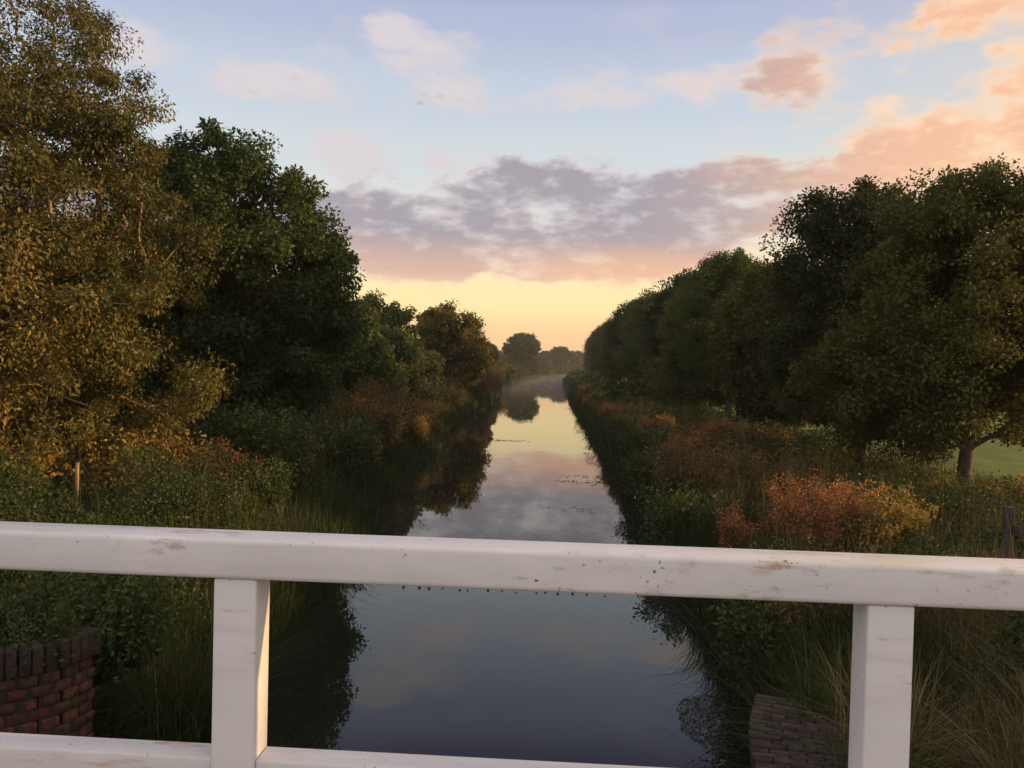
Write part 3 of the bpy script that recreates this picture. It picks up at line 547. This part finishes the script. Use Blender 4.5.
grassfield('dry_grass', 1, 5000, 12, 60, 1.0, 7.0, .7, .008, .5, M['dry'], 'dry grass stalks under the right row of trees', 'grass', tb=.1)
grassfield('grass', -1, 4500, 7, 24, .8, 6.5, 1.45, .010, .5, M['grass'], 'tall arching grass over the left bank weeds', 'grass')
grassfield('seed_stalks', 1, 1500, 7, 45, .6, 6.0, 1.35, .007, .4, M['dry'], 'tall thin seed stalks among the right bank weeds', 'stalks', tb=.1)
grassfield('dry_grass', -1, 6000, 12, 60, .8, 5.0, .9, .011, .4, M['dry'], 'scattered dry stalks on the left bank', 'grass', patch=.5, tb=.1)
# floating pondweed: small pads lying on the water by the banks
def pads(side, n, y0, y1, d0, d1, sz, label):
    x, y, d = bankpts(n, y0, y1, side, -d1, -d0, 1.0, 1.35); d = -d
    k = fbm(x * .8 + 80, y * .45, 3) > (.42 + .22 * (d - d0) / (d1 - d0)); x, y = x[k], y[k]; n = len(x)
    s = sz * rng.uniform(.4, 1.2, n) * np.maximum(1, y / 16) ** .7; a = rng.random(n) * 6.283
    an = np.arange(6) / 6 * 6.283; V = np.zeros((n, 6, 3)); V[..., 0] = x[:, None] + s[:, None] * np.cos(an + a[:, None]); V[..., 1] = y[:, None] + s[:, None] * .8 * np.sin(an + a[:, None]); V[..., 2] = .006 + .004 * rng.random((n, 1))
    F = np.arange(6 * n).reshape(n, 6)
    return tag(link('pondweed', npmesh('pondweed', V.reshape(-1, 3), F, M['pad'], rng.random(n))), label, 'pondweed', kind='stuff')
M['pad'] = leafmat('pondweed_leaf', [(0, (.015, .02, .01)), (.6, (.03, .036, .018)), (1, (.06, .06, .03))], .1, .05)
pads(1, 26000, 7.5, 80, .0, 1.0, .014, 'floating pondweed along the right water edge')
pads(-1, 14000, 14, 120, .05, 1.5, .022, 'floating pondweed along the left water edge')
# a few drifting streaks in mid canal
n = 260; cy = rng.choice([22, 27.5, 29, 42, 60, 64], n) + rng.normal(size=n) * .25; cx = rng.normal(size=n) * .5 + np.where(cy < 24, .4, np.where(cy < 35, .9, -2.8))
an = np.arange(6) / 6 * 6.283; s = .03 * rng.uniform(.4, 1.3, n) * (cy / 20); V = np.zeros((n, 6, 3)); V[..., 0] = cx[:, None] + s[:, None] * np.cos(an); V[..., 1] = cy[:, None] + s[:, None] * np.sin(an); V[..., 2] = .007
tag(link('pondweed', npmesh('pondweed', V.reshape(-1, 3), np.arange(6 * n).reshape(n, 6), M['pad'], rng.random(n))), 'thin drifting streaks of weed in the middle of the canal', 'pondweed', kind='stuff')

# ------------------------------------------------------------------ the bridge railing
br = empty('canal_bridge', (0, 0, 0)); tag(br, 'white painted timber bridge railing across the foreground with water drops under its top rail', 'bridge')
RY = 1.95; TOP = 3.362
def part_box(name, x0, x1, y0, y1, z0, z1, parent, mat=M['paint'], bev=.008):
    b = MB(); c = ((x0 + x1) / 2, (y0 + y1) / 2, (z0 + z1) / 2); b.box(x0 - c[0], x1 - c[0], y0 - c[1], y1 - c[1], z0 - c[2], z1 - c[2])
    o = b.build(name, mat, parent, bev, 3); o.location = c; return o
tr = part_box('top_rail', -4.2, 4.2, RY, RY + .125, TOP - .10, TOP, br, bev=.014)
posts = [-2.36, -.785, .79, 2.365, 3.94, -3.94]
xp = sorted(posts)
for x in xp: part_box('post', x - .056, x + .052, RY + .012, RY + .112, 2.12, TOP - .1005, br, bev=.006)
for a, b_ in zip(xp[:-1], xp[1:]): part_box('lower_rail', a + .0525, b_ - .0565, RY + .022, RY + .102, TOP - .645, TOP - .552, br, bev=.007)
dm = bark('deck_timber', (.12, .10, .08), (.22, .19, .15))
b = MB()
for i in range(56): b.box(-4.2 + i * .15, -4.2 + i * .15 + .143, -1.6, 2.15, 2.06, 2.115)
b.build('deck', dm, br, .004, 1)
for y in (-1.4, .2, 1.9): part_box('beam', -4.3, 4.3, y - .1, y + .1, 1.75, 2.055, br, dm)
# drops hanging under the rail
import bmesh
dropm, db = principled('water_drop', (.10, .09, .08), .08, .6); db.inputs['Transmission Weight'].default_value = .6; db.inputs['IOR'].default_value = 1.33
bm = bmesh.new(); bmesh.ops.create_uvsphere(bm, u_segments=10, v_segments=8, radius=.0038)
for v in bm.verts: v.co.z *= 1.25 if v.co.z < 0 else .8
for f in bm.faces: f.smooth = True
dme = bpy.data.meshes.new('water_drop'); bm.to_mesh(dme); bm.free(); dme.materials.append(dropm)
for x in [-.37, -.335, -.30, -.275, -.23, -.212, -.16, -.125, -.095, -.05, -.03, .0, .045, .07, .12]:
    o = link('water_drop', dme, tr, (x + random.uniform(-.006, .006), -.0625 + random.uniform(.006, .016), -.0535)); k = random.uniform(.6, 1.1); o.scale = (k, k, k)

# ------------------------------------------------------------------ brick wing walls
def wing_wall(name, pts, top, depth, thick, label, cop, right=False, cop_w=.062, cop_h=.19):
    root = empty(name, (pts[0][0], pts[0][1], 0)); tag(root, label, 'brick wall'); ox, oy = pts[0]
    P = np.array(pts, float)
    for _ in range(3):
        Q = np.stack([P[:-1] * .75 + P[1:] * .25, P[:-1] * .25 + P[1:] * .75], 1).reshape(-1, 2); P = np.concatenate([P[:1], Q, P[-1:]])
    seg = np.linalg.norm(np.diff(P, axis=0), axis=1); cum = np.concatenate([[0], np.cumsum(seg)]); Lt = cum[-1]
    def fr(s):
        s = min(max(s, 0), Lt); x = np.interp(s, cum, P[:, 0]); y = np.interp(s, cum, P[:, 1]); x2 = np.interp(min(s + .05, Lt), cum, P[:, 0]); y2 = np.interp(min(s + .05, Lt), cum, P[:, 1]); x1 = np.interp(max(s - .05, 0), cum, P[:, 0]); y1 = np.interp(max(s - .05, 0), cum, P[:, 1])
        return x - ox, y - oy, math.atan2(y2 - y1, x2 - x1)
    body = MB(); core = MB(); c = MB(); z = top - cop_h; row = 0; BL = .215 if right else .105
    while z > top - depth:
        s = -.5 * BL * (row % 2)
        while s < Lt:
            a = max(s, 0); e = min(s + BL, Lt)
            if e - a > .02:
                x, y, r = fr((a + e) / 2); Mx = Matrix.Translation((x, y, 0)) @ Matrix.Rotation(r, 4, 'Z'); j = random.uniform(-.004, .004)
                body.box(-(e - a) / 2, (e - a) / 2, -thick / 2 + j, thick / 2 + j, z - .065, z, Mx)
            s += BL + .007
        z -= .075; row += 1
    s = 0
    while s < Lt:
        x, y, r = fr(s + cop_w / 2); Mx = Matrix.Translation((x, y, random.uniform(-.003, .003))) @ Matrix.Rotation(r + random.uniform(-.006, .006), 4, 'Z') @ Matrix.Rotation(random.uniform(-.0018, .0018), 4, 'Y')
        cuts = [-thick / 2 - .025 + random.uniform(-.005, .005), thick / 2 + .025 + random.uniform(-.005, .005)]
        if right: cuts = [cuts[0], *[-thick / 2 + (q + .5 * (int(s / cop_w) % 2)) * .17 + random.uniform(-.02, .02) for q in (1, 2)], cuts[1]]
        for c0, c1 in zip(cuts[:-1], cuts[1:]):
            dz = random.uniform(-.011, .005) if right else 0
            gp = .004 if right else -.002
            c.box(-cop_w / 2 + gp, cop_w / 2 - gp, c0 + (.003 if right else 0), c1 - (.003 if right else 0), top - cop_h + .012, top + dz, Mx)
        s += cop_w
    n = int(Lt / .12)
    for i in range(n):
        x, y, r = fr((i + .5) * Lt / n); Mx = Matrix.Translation((x, y, 0)) @ Matrix.Rotation(r, 4, 'Z'); w_ = Lt / n / 2 - .002; w_ = w_ if 0 < i < n - 1 else w_ - .01
        core.box(-w_, w_, -thick / 2 + .012, thick / 2 - .012, top - depth - .1, top - cop_h + .03, Mx)
    body.build('brickwork', M['brick'], root, .004, 1); c.build('coping', cop, root, .012 if not right else .008, 2); core.build('mortar_bed', M['mortar'], root)
    return root
def arc(cx, cy, r, a0, a1, n=14): return [(cx + r * math.cos(R(a0 + (a1 - a0) * i / n)), cy + r * math.sin(R(a0 + (a1 - a0) * i / n))) for i in range(n + 1)]
wing_wall('wing_wall', [(-5.5, 3.9), (-4.8, 4.3), (-4.1, 4.65), (-3.66, 4.86), (-3.41, 5.0), (-3.27, 5.16), (-3.22, 5.40)], 1.95, 2.4, .20, 'curved red brick wall with dark coping under the left end of the railing', M['coping'])
wing_wall('wing_wall', [(1.25, 2.3), (1.26, 3.2), (1.28, 4.0), (1.34, 4.5), (1.50, 4.98)], 1.84, 2.2, .50, 'weathered grey brick wall top in the grass beside the right railing post', M['blue_coping'], True, .048, .10)

def tuft(x, y, z, n, h, w, lean, mat, label, cat='grass tuft', seed=1, r=.12):
    rg = np.random.default_rng(seed); a = rg.random(n) * 6.283; q = r * np.sqrt(rg.random(n))
    V, F, sg = blades(np.stack([q * np.cos(a), q * np.sin(a), np.full(n, -.05)], -1), rg, h * rg.uniform(.5, 1.1, n), w * rg.uniform(.6, 1.2, n), lean, 4, .8)
    return tag(link('grass_tuft', npmesh('grass_tuft', V, F, mat, np.repeat(rg.random(n) ** 1.3, sg)), None, (x, y, z)), label, cat, 'grass tufts at the wing walls')
for i, (x, y, z, n, h, mt, lb) in enumerate([(1.62, 4.88, 1.72, 300, .75, 'grass', 'arching green grass tuft over the far corner of the grey wall top'), (1.72, 4.45, 1.70, 300, .75, 'dry', 'straw-coloured grass tuft leaning on the grey wall top beside the right post'),
        (1.60, 4.05, 1.76, 220, .6, 'grass', 'short green tuft at the lower end of the grey wall top'), (2.5, 4.3, 1.5, 520, .85, 'dry', 'pale dry grass tuft right of the right railing post'), (2.2, 5.3, 1.3, 420, .85, 'dry', 'brownish grass tuft behind the grey wall top'),
        (3.0, 4.8, 1.5, 500, .9, 'dry', 'tall dry tuft at the lower right corner of the view'), (2.1, 3.7, 1.55, 400, .6, 'grass', 'green tuft at the foot of the right railing post'), (-3.45, 5.45, 1.7, 320, .65, 'grass', 'green grass tuft behind the end of the dark coping'),
        (-2.75, 5.75, 1.1, 420, 1.0, 'reed', 'long green blades standing right of the brick wall end'), (-2.75, 6.3, .8, 420, 1.1, 'reed', 'long green blades between the brick wall end and the left post')]):
    tuft(x, y, z, n, h, .008, .65, M[mt], lb, 'grass', 60 + i, .2)
for x, y, z, sc, lb in [(-3.55, 5.22, 1.72, .36, 'nettle clump hanging over the dark coping, nearest the wall end'), (-4.1, 5.0, 1.72, .40, 'nettle clump behind the dark coping at the left frame edge'), (-3.5, 5.9, 1.5, .55, 'nettle clump behind the brick wall below the top rail')]:
    weed('nettle_clump', W_green[0], x, y, sc, lb, 'nettles', 'nettle clumps by the brick wall', x * 3, z - gz(x, y))
# ------------------------------------------------------------------ fence bits
fp = empty('fence_post', (-8.02, 13.2, gz(-8.02, 13.2))); tag(fp, 'thin pale wooden post standing in sunlight before the golden bush at the left', 'post')
b = MB(); b.box(-.026, .026, -.026, .026, -.4, .98); b.build('post', M['post_wood'], fp, .008, 2)
b = MB(); b.box(-.028, .028, -.028, .028, .981, 1.0); b.build('post_cap', M['post_wood'], fp, .006, 2)
ff = empty('wooden_fence', (5.86, 11.0, gz(5.86, 11.0))); tag(ff, 'grey wooden fence end with one rail at the right edge above the railing', 'fence')
fz = gz(5.86, 11)
for i in range(3):
    b = MB(); Mx = Matrix.Translation((i * 1.75, -i * .35, 0)) @ Matrix.Rotation(R(-11), 4, 'Z'); b.box(-.055, .055, -.055, .055, -.5, 1.20, Mx); b.build('post', M['fence_wood'], ff, .012, 2)
for z in (.92, .45):
    b = MB(); Mx = Matrix.Translation((0, 0, 0)) @ Matrix.Rotation(R(-11.3), 4, 'Z'); b.box(.02, 3.7, -.115, -.075, z - .055, z + .055, Mx); b.build('rail', M['fence_wood'], ff, .008, 2)

# ------------------------------------------------------------------ air
def volbox(name, x0, x1, y0, y1, z0, z1, dens, col, label):
    m = newmat(name); t = m.node_tree; v = t.nodes.new('ShaderNodeVolumePrincipled'); v.inputs['Density'].default_value = dens; v.inputs['Color'].default_value = (*col, 1)
    o = t.nodes.new('ShaderNodeOutputMaterial'); t.links.new(v.outputs[0], o.inputs['Volume'])
    b = MB(); b.box(x0, x1, y0, y1, z0, z1); ob = b.build(name, m); tag(ob, label, 'haze', kind='stuff'); return ob
volbox('haze', -6500, 6500, -2500, 6500, -2.2, 22, .0003, (.90, .86, .84), 'thin dawn haze over the canal')
volbox('mist', -18, 24, 95, 460, .02, 1.1, .0022, (.92, .88, .88), 'low mist lying on the far water')
